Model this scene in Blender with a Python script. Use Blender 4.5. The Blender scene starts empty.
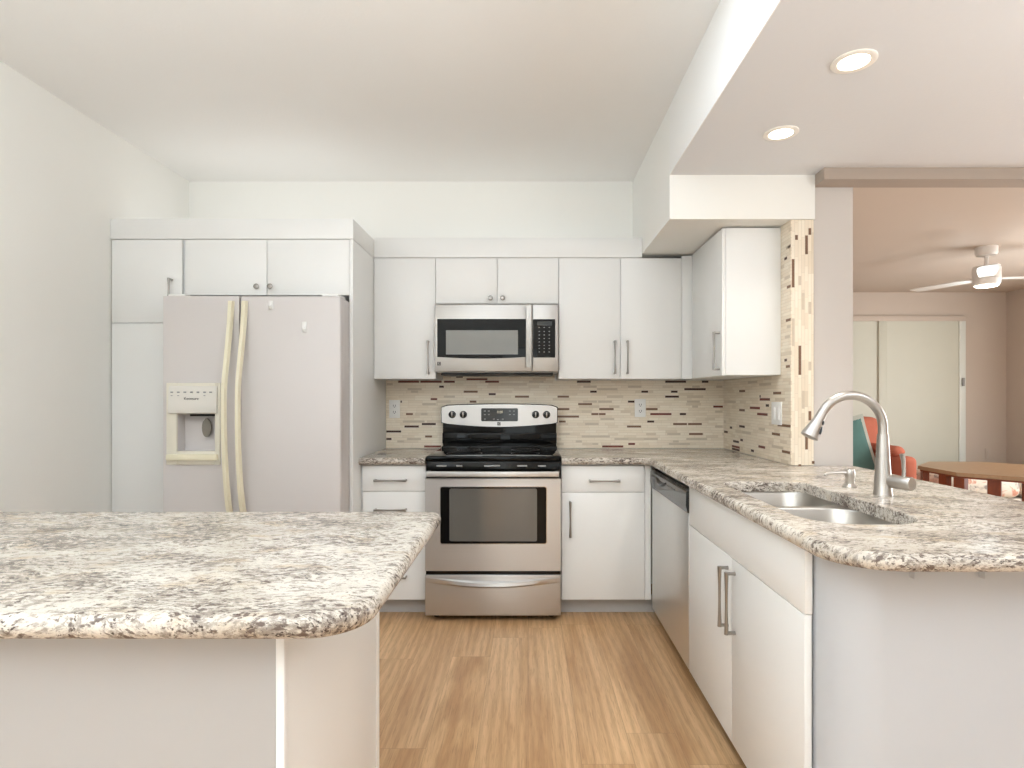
import bpy, bmesh, math, random
from mathutils import Vector, Matrix
random.seed(7)
R = math.radians
SC = bpy.context.scene
COL = SC.collection

# ------------------------------------------------------------------ camera, world, light, exposure
CAM_H, FOC = 1.253, 578.0
cd = bpy.data.cameras.new('camera'); cam = bpy.data.objects.new('camera', cd); COL.objects.link(cam)
cam.location = (0, 0, CAM_H); cam.rotation_euler = (R(90), 0, 0)
cd.sensor_fit = 'HORIZONTAL'; cd.sensor_width = 36.0; cd.lens = 36.0 * FOC / 1024.0
cd.shift_x = -16.0 / 1024.0; cd.shift_y = 14.0 / 1024.0; cd.clip_start = 0.05
SC.camera = cam

W = bpy.data.worlds.new('sky'); SC.world = W; W.use_nodes = True
W.node_tree.nodes['Background'].inputs[0].default_value = (0.93, 0.97, 1.0, 1)
W.node_tree.nodes['Background'].inputs[1].default_value = 0.15

def area(name, loc, rot, sx, sy, watts, col):
    l = bpy.data.lights.new(name, 'AREA'); l.shape = 'RECTANGLE'; l.size = sx; l.size_y = sy
    l.energy = watts; l.color = col
    o = bpy.data.objects.new(name, l); COL.objects.link(o); o.location = loc; o.rotation_euler = rot
    return o
# daylight through the glazed openings behind and beside the camera, added unseen fills, then the rooms' own lamps
area('patio_daylight', (-0.15, -2.75, 1.1), (R(90), 0, 0), 0.56, 2.0, 8, (0.92, 1.0, 1.0))
area('left_window_daylight', (-2.45, -1.3, 1.45), (0, R(-90), 0), 1.5, 1.7, 24, (0.86, 0.94, 1.0))
area('dining_fill', (3.1, -2.75, 1.2), (R(90), 0, 0), 2.2, 2.0, 17, (0.94, 1.0, 1.0))  # unseen lamp behind the rear opening, added to bring in more light
area('living_fill', (4.78, 3.6, 1.3), (0, R(90), 0), 1.6, 1.4, 60, (0.93, 0.98, 1.0))  # unseen lamp added inside the right wall to brighten the living room
area('kitchen_top_fill', (-0.15, 1.88, 2.69), (0, 0, 0), 1.2, 0.34, 7, (0.74, 0.86, 1.0))  # soft fill added just out of view under the ceiling, no fixture there
area('kitchen_bounce_fill', (-0.7, -0.5, 1.7), (R(180), 0, 0), 1.8, 1.4, 118, (0.80, 0.905, 1.0))  # floating lamp added out of view, fills the kitchen by ceiling bounce
area('dining_bounce_fill', (2.6, 0.2, 1.6), (R(180), 0, 0), 1.2, 1.2, 70, (0.94, 0.98, 1.0))  # unseen upward lamp, added to lift the lower ceiling and sink side
area('over_cabinet_light', (-0.15, 3.74, 2.135), (R(180), 0, 0), 1.5, 0.2, 0.72, (0.97, 1, 1))
area('over_pantry_light', (-1.62, 3.5, 2.135), (R(180), 0, 0), 1.2, 0.4, 1.57, (1, 0.99, 0.97))
DOWN_W, DOWN_C = 20, (1.0, 0.965, 0.90)
FAN_W, FAN_C = 3.2, (0.75, 0.93, 1.0)

SC.view_settings.view_transform = 'Standard'; SC.view_settings.look = 'None'
SC.view_settings.gamma = 1.0; SC.view_settings.use_curve_mapping = False
SC.view_settings.exposure = 0.09

# ------------------------------------------------------------------ materials
def lin(c):
    return tuple(((v / 255) / 12.92 if v / 255 <= 0.04045 else ((v / 255 + 0.055) / 1.055) ** 2.4) for v in c)
class NT:
    def __init__(s, name):
        s.m = bpy.data.materials.new(name); s.m.use_nodes = True; s.t = s.m.node_tree
        s.b = s.t.nodes['Principled BSDF']
    def n(s, typ, **kw):
        nd = s.t.nodes.new(typ)
        for k, v in kw.items():
            if k.startswith('i_'):
                key = k[2:]; nd.inputs[int(key) if key.isdigit() else key].default_value = v
            else: setattr(nd, k, v)
        return nd
    def l(s, a, b): s.t.links.new(a, b)
    def obj(s): return s.n('ShaderNodeTexCoord').outputs['Object']
    def mapping(s, src, scale=(1, 1, 1), rot=(0, 0, 0), loc=(0, 0, 0)):
        m = s.n('ShaderNodeMapping'); s.l(src, m.inputs[0])
        m.inputs[1].default_value = loc; m.inputs[2].default_value = rot; m.inputs[3].default_value = scale
        return m.outputs[0]
    def noise(s, src, scale, detail=3, rough=0.5, dist=0.0):
        n = s.n('ShaderNodeTexNoise'); s.l(src, n.inputs['Vector'])
        n.inputs['Scale'].default_value = scale; n.inputs['Detail'].default_value = detail
        n.inputs['Roughness'].default_value = rough; n.inputs['Distortion'].default_value = dist
        return n.outputs[0]
    def ramp(s, src, stops):
        r = s.n('ShaderNodeValToRGB'); s.l(src, r.inputs[0]); e = r.color_ramp.elements
        while len(e) < len(stops): e.new(0.5)
        for i, (p, c) in enumerate(stops):
            e[i].position = p; e[i].color = (c, c, c, 1) if isinstance(c, (int, float)) else (*c, 1)
        return r.outputs[0]
    def math(s, op, a, b=None):
        m = s.n('ShaderNodeMath', operation=op)
        for i, v in enumerate((a, b)):
            if v is None: continue
            if isinstance(v, (int, float)): m.inputs[i].default_value = v
            else: s.l(v, m.inputs[i])
        return m.outputs[0]
    def mix(s, f, a, b):
        m = s.n('ShaderNodeMix', data_type='RGBA')
        for sock, v in ((m.inputs[0], f), (m.inputs[6], a), (m.inputs[7], b)):
            if isinstance(v, (int, float)): sock.default_value = v
            elif isinstance(v, tuple): sock.default_value = (*v, 1)
            else: s.l(v, sock)
        return m.outputs[2]
    def bump(s, h, strength, dist=0.001):
        b = s.n('ShaderNodeBump'); b.inputs['Strength'].default_value = strength; b.inputs['Distance'].default_value = dist
        s.l(h, b.inputs['Height']); s.l(b.outputs[0], s.b.inputs['Normal'])
    def set(s, **kw):
        for k, v in kw.items():
            k = k.replace('_', ' ')
            i = s.b.inputs[k]
            if isinstance(v, tuple): i.default_value = (*v, 1)
            elif isinstance(v, (int, float)): i.default_value = v
            else: s.l(v, i)

M = {}
def simple(key, rgb, rough=0.5, metal=0.0, var=0.03, nscale=6.0, bump=0.0, bscale=200, spec=0.5, coat=0.0):
    t = NT(key); c = lin(rgb); o = t.obj()
    f = t.noise(o, nscale, 3)
    a = tuple(min(1, v * (1 + var)) for v in c); b = tuple(v * (1 - var) for v in c)
    t.set(Base_Color=t.mix(f, b, a), Roughness=rough, Metallic=metal)
    t.b.inputs['Specular IOR Level'].default_value = spec
    t.b.inputs['Coat Weight'].default_value = coat
    if bump: t.bump(t.noise(o, bscale, 3), bump, 0.002)
    M[key] = t.m
    return t
simple('wall_paint', (242, 240, 234), 0.75, var=0.008, bump=0.12, bscale=160)
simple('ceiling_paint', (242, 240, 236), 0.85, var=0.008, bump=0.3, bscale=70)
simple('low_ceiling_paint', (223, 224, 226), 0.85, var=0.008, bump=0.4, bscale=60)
simple('living_paint', (205, 190, 176), 0.8, var=0.01, bump=0.1, bscale=160)
simple('header_shade', (172, 158, 146), 0.8, var=0.01)  # header face gets little light; that shade is put into this darker colour
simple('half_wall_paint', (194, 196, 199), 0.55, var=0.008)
simple('column_paint', (206, 199, 193), 0.8, var=0.008, bump=0.1, bscale=160)
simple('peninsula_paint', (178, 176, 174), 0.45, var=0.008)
simple('cabinet', (237, 236, 233), 0.38, var=0.008)
simple('cabinet_side', (233, 233, 232), 0.4, var=0.01)
simple('fridge_white', (213, 207, 204), 0.35, var=0.01, bump=0.08, bscale=300)
simple('white_plastic', (238, 236, 232), 0.35, var=0.01)
simple('fridge_panel', (222, 217, 208), 0.35, var=0.01)
simple('cream_plastic', (230, 224, 208), 0.4, var=0.03)
simple('yellowed_plastic', (234, 226, 200), 0.4, var=0.04)
simple('grey_plastic', (128, 122, 112), 0.4)
simple('dark_gap', (40, 38, 36), 0.8)
simple('black_plastic', (18, 18, 18), 0.3)
simple('black_enamel', (7, 7, 7), 0.15, spec=0.3)
simple('black_glass', (5, 5, 5), 0.05, spec=0.22)
simple('oven_glass', (92, 90, 86), 0.05, spec=1.0)
simple('microwave_glass', (134, 133, 129), 0.12, spec=0.6)
simple('display_glass', (48, 50, 50), 0.12)
simple('mark_grey', (150, 150, 148), 0.5)
simple('mark_dark', (70, 66, 64), 0.5)
simple('faucet_nickel', (196, 192, 187), 0.32, 1.0, var=0.03, nscale=30)
simple('nickel', (158, 154, 149), 0.3, 1.0, var=0.03, nscale=30)
simple('chrome', (205, 204, 202), 0.12, 1.0, var=0.02)
simple('kick', (188, 186, 184), 0.45, var=0.02)
simple('light_trim', (246, 242, 234), 0.4)
simple('coral_fabric', (196, 112, 88), 0.9, var=0.08, nscale=14, bump=0.3, bscale=400)
simple('teal_fabric', (84, 118, 112), 0.9, var=0.1, nscale=18, bump=0.3, bscale=400)
simple('fringe', (176, 176, 164), 0.95, var=0.15, nscale=80, bump=0.5)
simple('door_white', (226, 228, 220), 0.4, var=0.01)
simple('blind', (206, 204, 188), 0.5, var=0.02)
simple('fan_white', (222, 214, 206), 0.45)

def steel(key, rgb, rough, axis, aniso=0.0):
    t = NT(key); sc = [1, 1, 1]
    sc = [v * 420 if i != axis else v * 5 for i, v in enumerate(sc)]
    g = t.noise(t.mapping(t.obj(), tuple(sc)), 1.0, 2)
    c = lin(rgb)
    t.set(Base_Color=t.mix(g, tuple(v * 0.97 for v in c), tuple(min(1, v * 1.03) for v in c)), Metallic=1.0,
          Roughness=t.ramp(g, [(0.0, rough - 0.02), (1.0, rough + 0.03)]), Anisotropic=aniso, Anisotropic_Rotation=0.25)
    if aniso:
        tg = t.n('ShaderNodeTangent', direction_type='RADIAL', axis='Z'); t.l(tg.outputs[0], t.b.inputs['Tangent'])
    M[key] = t.m
steel('stainless', (194, 192, 190), 0.32, 0, 0.75)
steel('stainless_plain', (176, 172, 167), 0.36, 0)
steel('stainless_side', (226, 226, 225), 0.42, 2)
steel('sink_steel', (178, 174, 168), 0.3, 0)

def emit(key, rgb, strength):
    t = NT(key); t.set(Base_Color=lin(rgb)); t.b.inputs['Emission Color'].default_value = (*lin(rgb), 1)
    t.b.inputs['Emission Strength'].default_value = strength; M[key] = t.m
emit('lamp_glow', (255, 240, 214), 9.0)
emit('fan_glow', (255, 243, 222), 4.0)

def granite():
    t = NT('granite'); o = t.obj()
    warp = t.n('ShaderNodeVectorMath', operation='MULTIPLY_ADD')
    nz = t.n('ShaderNodeTexNoise'); t.l(o, nz.inputs['Vector']); nz.inputs['Scale'].default_value = 5; nz.inputs['Detail'].default_value = 2
    t.l(nz.outputs['Color'], warp.inputs[0]); warp.inputs[1].default_value = (0.08, 0.09, 0.08); t.l(o, warp.inputs[2])
    p = warp.outputs[0]
    pm = t.mapping(p, (0.62, 1.3, 1.15), (0, 0, R(-14)))
    cloud = t.noise(pm, 7.0, 3, 0.55)
    base = t.mix(t.ramp(cloud, [(0.38, 0.0), (0.6, 1.0)]), lin((222, 214, 202)), lin((200, 191, 178)))
    tan = t.noise(t.mapping(pm, loc=(2, 7, 3)), 11.0, 3, 0.55)
    base = t.mix(t.ramp(tan, [(0.56, 0.0), (0.68, 0.55)]), base, lin((196, 172, 138)))
    fine = t.noise(p, 330, 2, 0.6)
    base = t.mix(t.ramp(fine, [(0.48, 0.0), (0.70, 0.55)]), base, lin((176, 164, 154)))
    dens = t.math('MULTIPLY', t.math('SUBTRACT', t.noise(pm, 8.0, 3, 0.55), 0.5), 0.34)
    g1 = t.math('ADD', t.noise(pm, 74, 6, 0.72, 0.2), dens)
    base = t.mix(t.ramp(g1, [(0.485, 0.0), (0.55, 0.6), (0.64, 0.9)]), base, lin((136, 125, 115)))
    g2 = t.math('ADD', t.noise(t.mapping(pm, loc=(5, 3, 1)), 80, 5, 0.64, 0.3), dens)
    base = t.mix(t.ramp(g2, [(0.555, 0.0), (0.60, 0.8), (0.66, 0.95)]), base, lin((98, 84, 76)))
    g3 = t.math('ADD', t.noise(t.mapping(pm, (1.0, 1, 1), loc=(9, 2, 6)), 150, 3, 0.6), dens)
    base = t.mix(t.ramp(g3, [(0.63, 0.0), (0.67, 0.9)]), base, lin((60, 48, 44)))
    t.set(Base_Color=base, Roughness=0.19); t.b.inputs['Specular IOR Level'].default_value = 0.4
    M['granite'] = t.m
granite()

def mosaic(key, ax_u, ax_v):
    # thin strip tiles: rows along v, random offsets and tints along u
    t = NT(key); sp = t.n('ShaderNodeSeparateXYZ'); t.l(t.obj(), sp.inputs[0])
    u, v = sp.outputs[ax_u], sp.outputs[ax_v]
    rv = t.math('ADD', t.math('DIVIDE', v, 0.01677), 0.307); row = t.math('FLOOR', rv); fv = t.math('FRACT', rv)
    wn = t.n('ShaderNodeTexWhiteNoise', noise_dimensions='1D'); t.l(row, wn.inputs['W'])
    ln = t.math('ADD', t.math('MULTIPLY', wn.outputs[0], 0.06), 0.06)
    uu = t.math('ADD', t.math('DIVIDE', u, ln), t.math('MULTIPLY', wn.outputs[0], 37.7))
    cell = t.math('FLOOR', uu); fu = t.math('FRACT', uu)
    cv = t.n('ShaderNodeCombineXYZ'); t.l(cell, cv.inputs[0]); t.l(row, cv.inputs[1])
    w2 = t.n('ShaderNodeTexWhiteNoise', noise_dimensions='2D'); t.l(cv.outputs[0], w2.inputs['Vector'])
    streak = t.noise(t.mapping(t.obj(), tuple(14 if i == ax_u else 260 for i in range(3))), 1.0, 2)
    c = t.ramp(w2.outputs[0], [(0.0, lin((240, 226, 204))), (0.3, lin((246, 235, 216))), (0.6, lin((242, 228, 207))), (0.9, lin((232, 217, 194))), (1.0, lin((218, 202, 179)))])
    c = t.mix(t.math('MULTIPLY', streak, 0.35), c, lin((205, 187, 162)))
    gr = t.math('MAXIMUM', t.math('LESS_THAN', fv, 0.13), t.math('LESS_THAN', t.math('MULTIPLY', fu, ln), 0.0018))
    c = t.mix(t.math('MULTIPLY', gr, 0.5), c, lin((200, 185, 163)))
    t.set(Base_Color=c, Roughness=0.3)
    M[key] = t.m
mosaic('mosaic_back', 0, 2); mosaic('mosaic_right', 1, 2); mosaic('mosaic_end', 2, 0)
simple('tile_dark', (66, 38, 28), 0.55, var=0.15, nscale=60)
simple('tile_red', (110, 50, 36), 0.5, var=0.15, nscale=60)
simple('tile_mid', (120, 88, 64), 0.5, var=0.12, nscale=60)
simple('tile_grey', (206, 190, 168), 0.3, var=0.06, nscale=60)

def wood_floor():
    t = NT('wood_floor'); sp = t.n('ShaderNodeSeparateXYZ'); o = t.obj(); t.l(o, sp.inputs[0])
    xs = t.math('DIVIDE', sp.outputs[0], 0.183); pid = t.math('FLOOR', xs); fx = t.math('FRACT', xs)
    wn = t.n('ShaderNodeTexWhiteNoise', noise_dimensions='1D'); t.l(pid, wn.inputs['W'])
    ys = t.math('ADD', t.math('DIVIDE', sp.outputs[1], 1.22), t.math('MULTIPLY', wn.outputs[0], 9.3))
    yid = t.math('FLOOR', ys); fy = t.math('FRACT', ys)
    cv = t.n('ShaderNodeCombineXYZ'); t.l(pid, cv.inputs[0]); t.l(yid, cv.inputs[1])
    w2 = t.n('ShaderNodeTexWhiteNoise', noise_dimensions='2D'); t.l(cv.outputs[0], w2.inputs['Vector'])
    off = t.n('ShaderNodeVectorMath', operation='MULTIPLY_ADD'); t.l(w2.outputs['Color'], off.inputs[0]); off.inputs[1].default_value = (7, 7, 7); t.l(o, off.inputs[2])
    p = off.outputs[0]
    broad = t.noise(t.mapping(p, (8, 0.8, 1)), 1.0, 4, 0.6, 0.6)
    wv = t.n('ShaderNodeTexWave', wave_type='RINGS', rings_direction='Z'); t.l(t.mapping(p, (1.0, 0.085, 1)), wv.inputs['Vector'])
    wv.inputs['Scale'].default_value = 9; wv.inputs['Distortion'].default_value = 5.5; wv.inputs['Detail'].default_value = 3
    wv.inputs['Detail Scale'].default_value = 1.6
    grain = t.noise(t.mapping(p, (95, 6, 1)), 1.0, 4, 0.68, 0.6)
    pores = t.noise(t.mapping(p, (260, 11, 1)), 1.0, 2, 0.5, 0.3)
    c = t.mix(t.ramp(broad, [(0.32, 0.0), (0.68, 1.0)]), lin((232, 193, 147)), lin((188, 144, 99)))
    c = t.mix(t.math('MULTIPLY', t.ramp(wv.outputs[1], [(0.35, 0.0), (0.85, 1.0)]), 0.24), c, lin((146, 106, 70)))
    c = t.mix(t.math('MULTIPLY', t.ramp(grain, [(0.45, 0.0), (0.68, 1.0)]), 0.32), c, lin((150, 108, 68)))
    c = t.mix(t.math('MULTIPLY', t.ramp(pores, [(0.56, 0.0), (0.7, 1.0)]), 0.35), c, lin((122, 84, 50)))
    c = t.mix(t.math('MULTIPLY', w2.outputs[0], 0.3), c, lin((166, 124, 86)))
    seam = t.math('MAXIMUM', t.math('LESS_THAN', fx, 0.008), t.math('LESS_THAN', fy, 0.0012))
    c = t.mix(t.math('MULTIPLY', seam, 0.45), c, lin((96, 66, 42)))
    t.set(Base_Color=c, Roughness=0.36); t.bump(grain, 0.08, 0.001)
    M['wood_floor'] = t.m
wood_floor()
def wood(key, a, b):
    t = NT(key); g = t.noise(t.mapping(t.obj(), (30, 30, 4)), 1.0, 3, 0.6, 0.5)
    t.set(Base_Color=t.mix(g, lin(a), lin(b)), Roughness=0.35); M[key] = t.m
wood('red_wood', (92, 36, 18), (156, 78, 38)); wood('top_wood', (150, 116, 84), (180, 146, 112))
def floral():
    t = NT('floral_fabric'); o = t.obj()
    n = t.noise(o, 9, 3, 0.6, 0.8)
    c = t.ramp(n, [(0.36, lin((150, 140, 132))), (0.44, lin((214, 204, 190))), (0.56, lin((226, 216, 200))), (0.64, lin((206, 150, 128)))])
    t.set(Base_Color=c, Roughness=0.9); M['floral_fabric'] = t.m
floral()

# ------------------------------------------------------------------ mesh helpers
class MB:
    def __init__(s): s.bm = bmesh.new(); s.mi = 0
    def _mark(s, n0):
        s.bm.faces.ensure_lookup_table()
        for f in s.bm.faces[n0:]: f.material_index = s.mi
    def box(s, x0, x1, y0, y1, z0, z1, bev=0.0, seg=2):
        t = bmesh.new(); bmesh.ops.create_cube(t, size=1)
        for v in t.verts:
            v.co = Vector(((x0 + x1) / 2 + v.co.x * (x1 - x0), (y0 + y1) / 2 + v.co.y * (y1 - y0), (z0 + z1) / 2 + v.co.z * (z1 - z0)))
        if bev: bmesh.ops.bevel(t, geom=t.edges[:], offset=bev, segments=seg, profile=0.5, affect='EDGES')
        s.merge(t); return s
    def merge(s, t, mat=None):
        if mat is not None: bmesh.ops.transform(t, matrix=mat, verts=t.verts)
        n0 = len(s.bm.faces); mp = {}
        for v in t.verts: mp[v] = s.bm.verts.new(v.co)
        for f in t.faces:
            try: s.bm.faces.new([mp[v] for v in f.verts])
            except ValueError: pass
        t.free(); s._mark(n0)
    def loft(s, rings, cap0=True, cap1=True, closed=True):
        n0 = len(s.bm.faces)
        vs = [[s.bm.verts.new(p) for p in r] for r in rings]
        for a, b in zip(vs, vs[1:]):
            n = len(a)
            for i in range(n if closed else n - 1):
                j = (i + 1) % n
                s.bm.faces.new((a[i], a[j], b[j], b[i]))
        if cap0: s.bm.faces.new(list(reversed(vs[0])))
        if cap1: s.bm.faces.new(vs[-1])
        s._mark(n0); return s
    def tube(s, pts, r, n=12, caps=True, flat=1.0, up=(0, 0, 1)):
        pts = [Vector(p) for p in pts]; rs = r if isinstance(r, (list, tuple)) else [r] * len(pts)
        rings = []; side = None
        for i, p in enumerate(pts):
            d = (pts[min(i + 1, len(pts) - 1)] - pts[max(i - 1, 0)]).normalized()
            if side is None:
                u = Vector(up) if abs(d.dot(Vector(up))) < 0.95 else Vector((1, 0, 0))
                side = d.cross(u).normalized()
            else:
                side = (side - d * side.dot(d)).normalized()
            w = side.cross(d).normalized()
            rings.append([p + side * math.cos(2 * math.pi * k / n) * rs[i] + w * math.sin(2 * math.pi * k / n) * rs[i] * flat for k in range(n)])
        return s.loft(rings, caps, caps)
    def lathe(s, prof, c, axis=(0, 0, 1), n=24, caps=True):
        ax = Vector(axis).normalized(); u = ax.orthogonal().normalized(); w = ax.cross(u); c = Vector(c)
        rings = [[c + ax * h + (u * math.cos(2 * math.pi * k / n) + w * math.sin(2 * math.pi * k / n)) * max(r, 1e-5) for k in range(n)] for r, h in prof]
        return s.loft(rings, caps, caps)
    def prism(s, poly, axis, a, b):
        def P(p, t):
            return {'x': (t, p[0], p[1]), 'y': (p[0], t, p[1]), 'z': (p[0], p[1], t)}[axis]
        return s.loft([[P(p, a) for p in poly], [P(p, b) for p in poly]])
    def build(s, name, mat, parent=None, angle=35):
        bmesh.ops.recalc_face_normals(s.bm, faces=s.bm.faces[:])
        root = Vector((0, 0, 0)); q = parent
        while q is not None: root += q.location; q = q.parent
        for v in s.bm.verts: v.co -= root
        me = bpy.data.meshes.new(name); s.bm.to_mesh(me); s.bm.free()
        for m in (mat if isinstance(mat, (list, tuple)) else [mat]): me.materials.append(M[m])
        for p in me.polygons: p.use_smooth = True
        me.set_sharp_from_angle(angle=R(angle))
        o = bpy.data.objects.new(name, me); COL.objects.link(o)
        if parent is not None: o.parent = parent
        return o
def box(name, mat, dims, parent=None, bev=0.0, seg=2):
    return MB().box(*dims, bev=bev, seg=seg).build(name, mat, parent)
def struct(o): o['kind'] = 'structure'; return o
def tag(o, label, cat, group=None):
    o['label'] = label; o['category'] = cat
    if group: o['group'] = group
    return o
def thing(name, label, cat, loc, group=None):
    o = bpy.data.objects.new(name, None); COL.objects.link(o); o.location = loc; o.empty_display_size = 0.1
    return tag(o, label, cat, group)
def rounded(x0, x1, y0, y1, r, n=8, r2=None):
    out = []; r2 = r if r2 is None else r2      # r2: radius of the two far (y1) corners
    for cx, cy, a0, r in ((x1 - r2, y1 - r2, 0, r2), (x0 + r2, y1 - r2, 90, r2), (x0 + r, y0 + r, 180, r), (x1 - r, y0 + r, 270, r)):
        for k in range(n + 1):
            a = R(a0 + 90 * k / n); out.append((cx + r * math.cos(a), cy + r * math.sin(a)))
    return out
def text_mesh(body, size, loc, rot, name, mat, parent, depth=0.0004):
    c = bpy.data.curves.new(name, 'FONT'); c.body = body; c.size = size; c.extrude = depth; c.align_x = 'CENTER'; c.align_y = 'CENTER'
    tmp = bpy.data.objects.new(name, c); COL.objects.link(tmp)
    bpy.context.view_layer.update()
    me = bpy.data.meshes.new_from_object(tmp.evaluated_get(bpy.context.evaluated_depsgraph_get()))
    bpy.data.objects.remove(tmp); me.name = name; me.materials.clear(); me.materials.append(M[mat])
    root = Vector((0, 0, 0)); q = parent
    while q is not None: root += q.location; q = q.parent
    me.transform(Matrix.Translation(Vector(loc) - root) @ rot.to_4x4())
    o = bpy.data.objects.new(name, me); COL.objects.link(o); o.parent = parent
    return o
FACE_FRONT = Matrix.Rotation(R(90), 3, 'X')     # text upright, facing the camera side (-Y)

def pull(p0, p1, out, parent, name='handle'):
    """bow bar pull from p0 to p1 standing off a face along out"""
    p0, p1, out = Vector(p0), Vector(p1), Vector(out); b = MB()
    off = out * 0.03; d = (p1 - p0).normalized()
    n = 10
    b.tube([p0 + off + (p1 - p0) * (k / n) for k in range(n + 1)], [0.0075 - 0.0028 * math.sin(math.pi * k / n) for k in range(n + 1)], 10, up=out)
    for q, sgn in ((p0, 1), (p1, -1)):
        qq = q + d * 0.005 * sgn
        b.tube([qq, qq + off * 0.5, qq + off], [0.0068, 0.0055, 0.0065], 10)
    return b.build(name, 'nickel', parent)
def knob(c, out, parent):
    return MB().lathe([(0.005, 0), (0.005, 0.012), (0.013, 0.016), (0.0155, 0.021), (0.014, 0.026), (0.007, 0.0285)], c, out, 20).build('knob', 'nickel', parent)

# ------------------------------------------------------------------ room shell
XL, XR, YB = -2.285, 1.324, 3.9        # kitchen left wall, right wall, back wall
ZC, ZL, ZV = 2.714, 2.370, 2.313       # high ceiling, low ceiling, living room ceiling
YR, XE, YF = -2.6, 4.8, 5.8            # rear wall, far right wall, living room far wall
T = 0.12
struct(box('floor', 'wood_floor', (XL - T, XE + T, YR - T, YF + T, -0.1, 0.0)))
# left wall with the window opening behind the camera
b = MB(); b.box(XL - T, XL, -0.5, YB + T, 0, ZC + 0.1); b.box(XL - T, XL, YR - T, -2.1, 0, ZC + 0.1)
b.box(XL - T, XL, -2.1, -0.5, 0, 0.7); b.box(XL - T, XL, -2.1, -0.5, 2.2, ZC + 0.1)
struct(b.build('wall_left', 'wall_paint'))
struct(box('wall_back', 'wall_paint', (XL, XR, YB, YB + T, 0, ZC + 0.1)))
struct(box('wall_right', 'column_paint', (XR, 1.636, 2.91, YF + T, 0, ZC + 0.1)))
struct(box('wall_living_far', 'living_paint', (1.636, XE + T, YF, YF + T, 0, ZC + 0.1)))
struct(box('wall_living_right', 'living_paint', (XE, XE + T, YR - T, YF, 0, ZC + 0.1)))
b = MB()
for x0, x1 in ((XL - T, -0.43), (0.13, 2.0), (4.2, XE + T)): b.box(x0, x1, YR - T, YR, 0, ZC + 0.1)
for x0, x1 in ((-0.43, 0.13), (2.0, 4.2)): b.box(x0, x1, YR - T, YR, 2.12, ZC + 0.1)
struct(b.build('wall_rear', 'wall_paint'))
struct(box('ceiling', 'ceiling_paint', (XL - T, XE + T, YR - T, YF + T, ZC, ZC + 0.1)))
# lower ceiling over the sink side; its left edge is the white drop face
XS = 0.7125
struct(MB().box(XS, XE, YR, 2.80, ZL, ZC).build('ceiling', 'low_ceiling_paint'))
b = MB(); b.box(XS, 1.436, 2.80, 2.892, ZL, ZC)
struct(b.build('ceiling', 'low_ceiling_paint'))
struct(box('wall_drop', 'ceiling_paint', (XS - 0.004, XS, YR, 2.892, ZL, ZC)))
b = MB(); b.box(XS - 0.004, 1.436, 2.892, YB, 2.148, ZC)
struct(b.build('wall_soffit', 'wall_paint'))
struct(box('trim_1', 'header_shade', (1.436, XE, 2.80, 2.912, ZV, ZL)))
struct(box('ceiling', 'living_paint', (1.636, XE, 2.912, YF, ZV, ZV + 0.1)))
# half wall under the bar, with a rounded end
hw = [(0.732, 1.47)]
for k in range(9):
    a = R(180 + 90 * k / 8); hw.append((0.842 + 0.11 * math.cos(a), 1.47 + 0.11 * math.sin(a)))
hw += [(1.48, 1.36), (1.48, 2.9), (1.40, 2.9), (1.40, 1.49), (0.732, 1.49)]
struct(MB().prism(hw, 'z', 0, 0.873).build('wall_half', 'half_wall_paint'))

# living room sliding door
b = MB(); yf = YF - 0.04
def ux(px, y): return (px - 528) / FOC * y
def uz(py, y): return CAM_H - (py - 398) / FOC * y
b.box(ux(959.5, yf), ux(966, yf), yf, YF, 0, uz(321, yf), 0.004)
dr = struct(b.build('door_1', 'door_white'))
box('door_head', 'living_paint', (2.2, ux(966, yf), yf, YF, uz(321, yf), uz(316, yf)), dr, 0.003)
box('door_panel', 'blind', (ux(884, yf), ux(960, yf), yf + 0.012, YF - 0.004, 0.02, uz(321, yf)), dr)
box('door_panel', 'blind', (2.2, ux(880, yf), yf + 0.02, YF - 0.002, 0.02, uz(321, yf)), dr)
box('door_frame', 'blind', (ux(879, yf), ux(887, yf), yf, YF - 0.002, 0.02, uz(321, yf)), dr, 0.003)
box('door_handle', 'mark_grey', (ux(961.5, yf), ux(963.5, yf), yf - 0.02, yf, uz(386, yf), uz(378, yf)), dr, 0.003)

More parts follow.
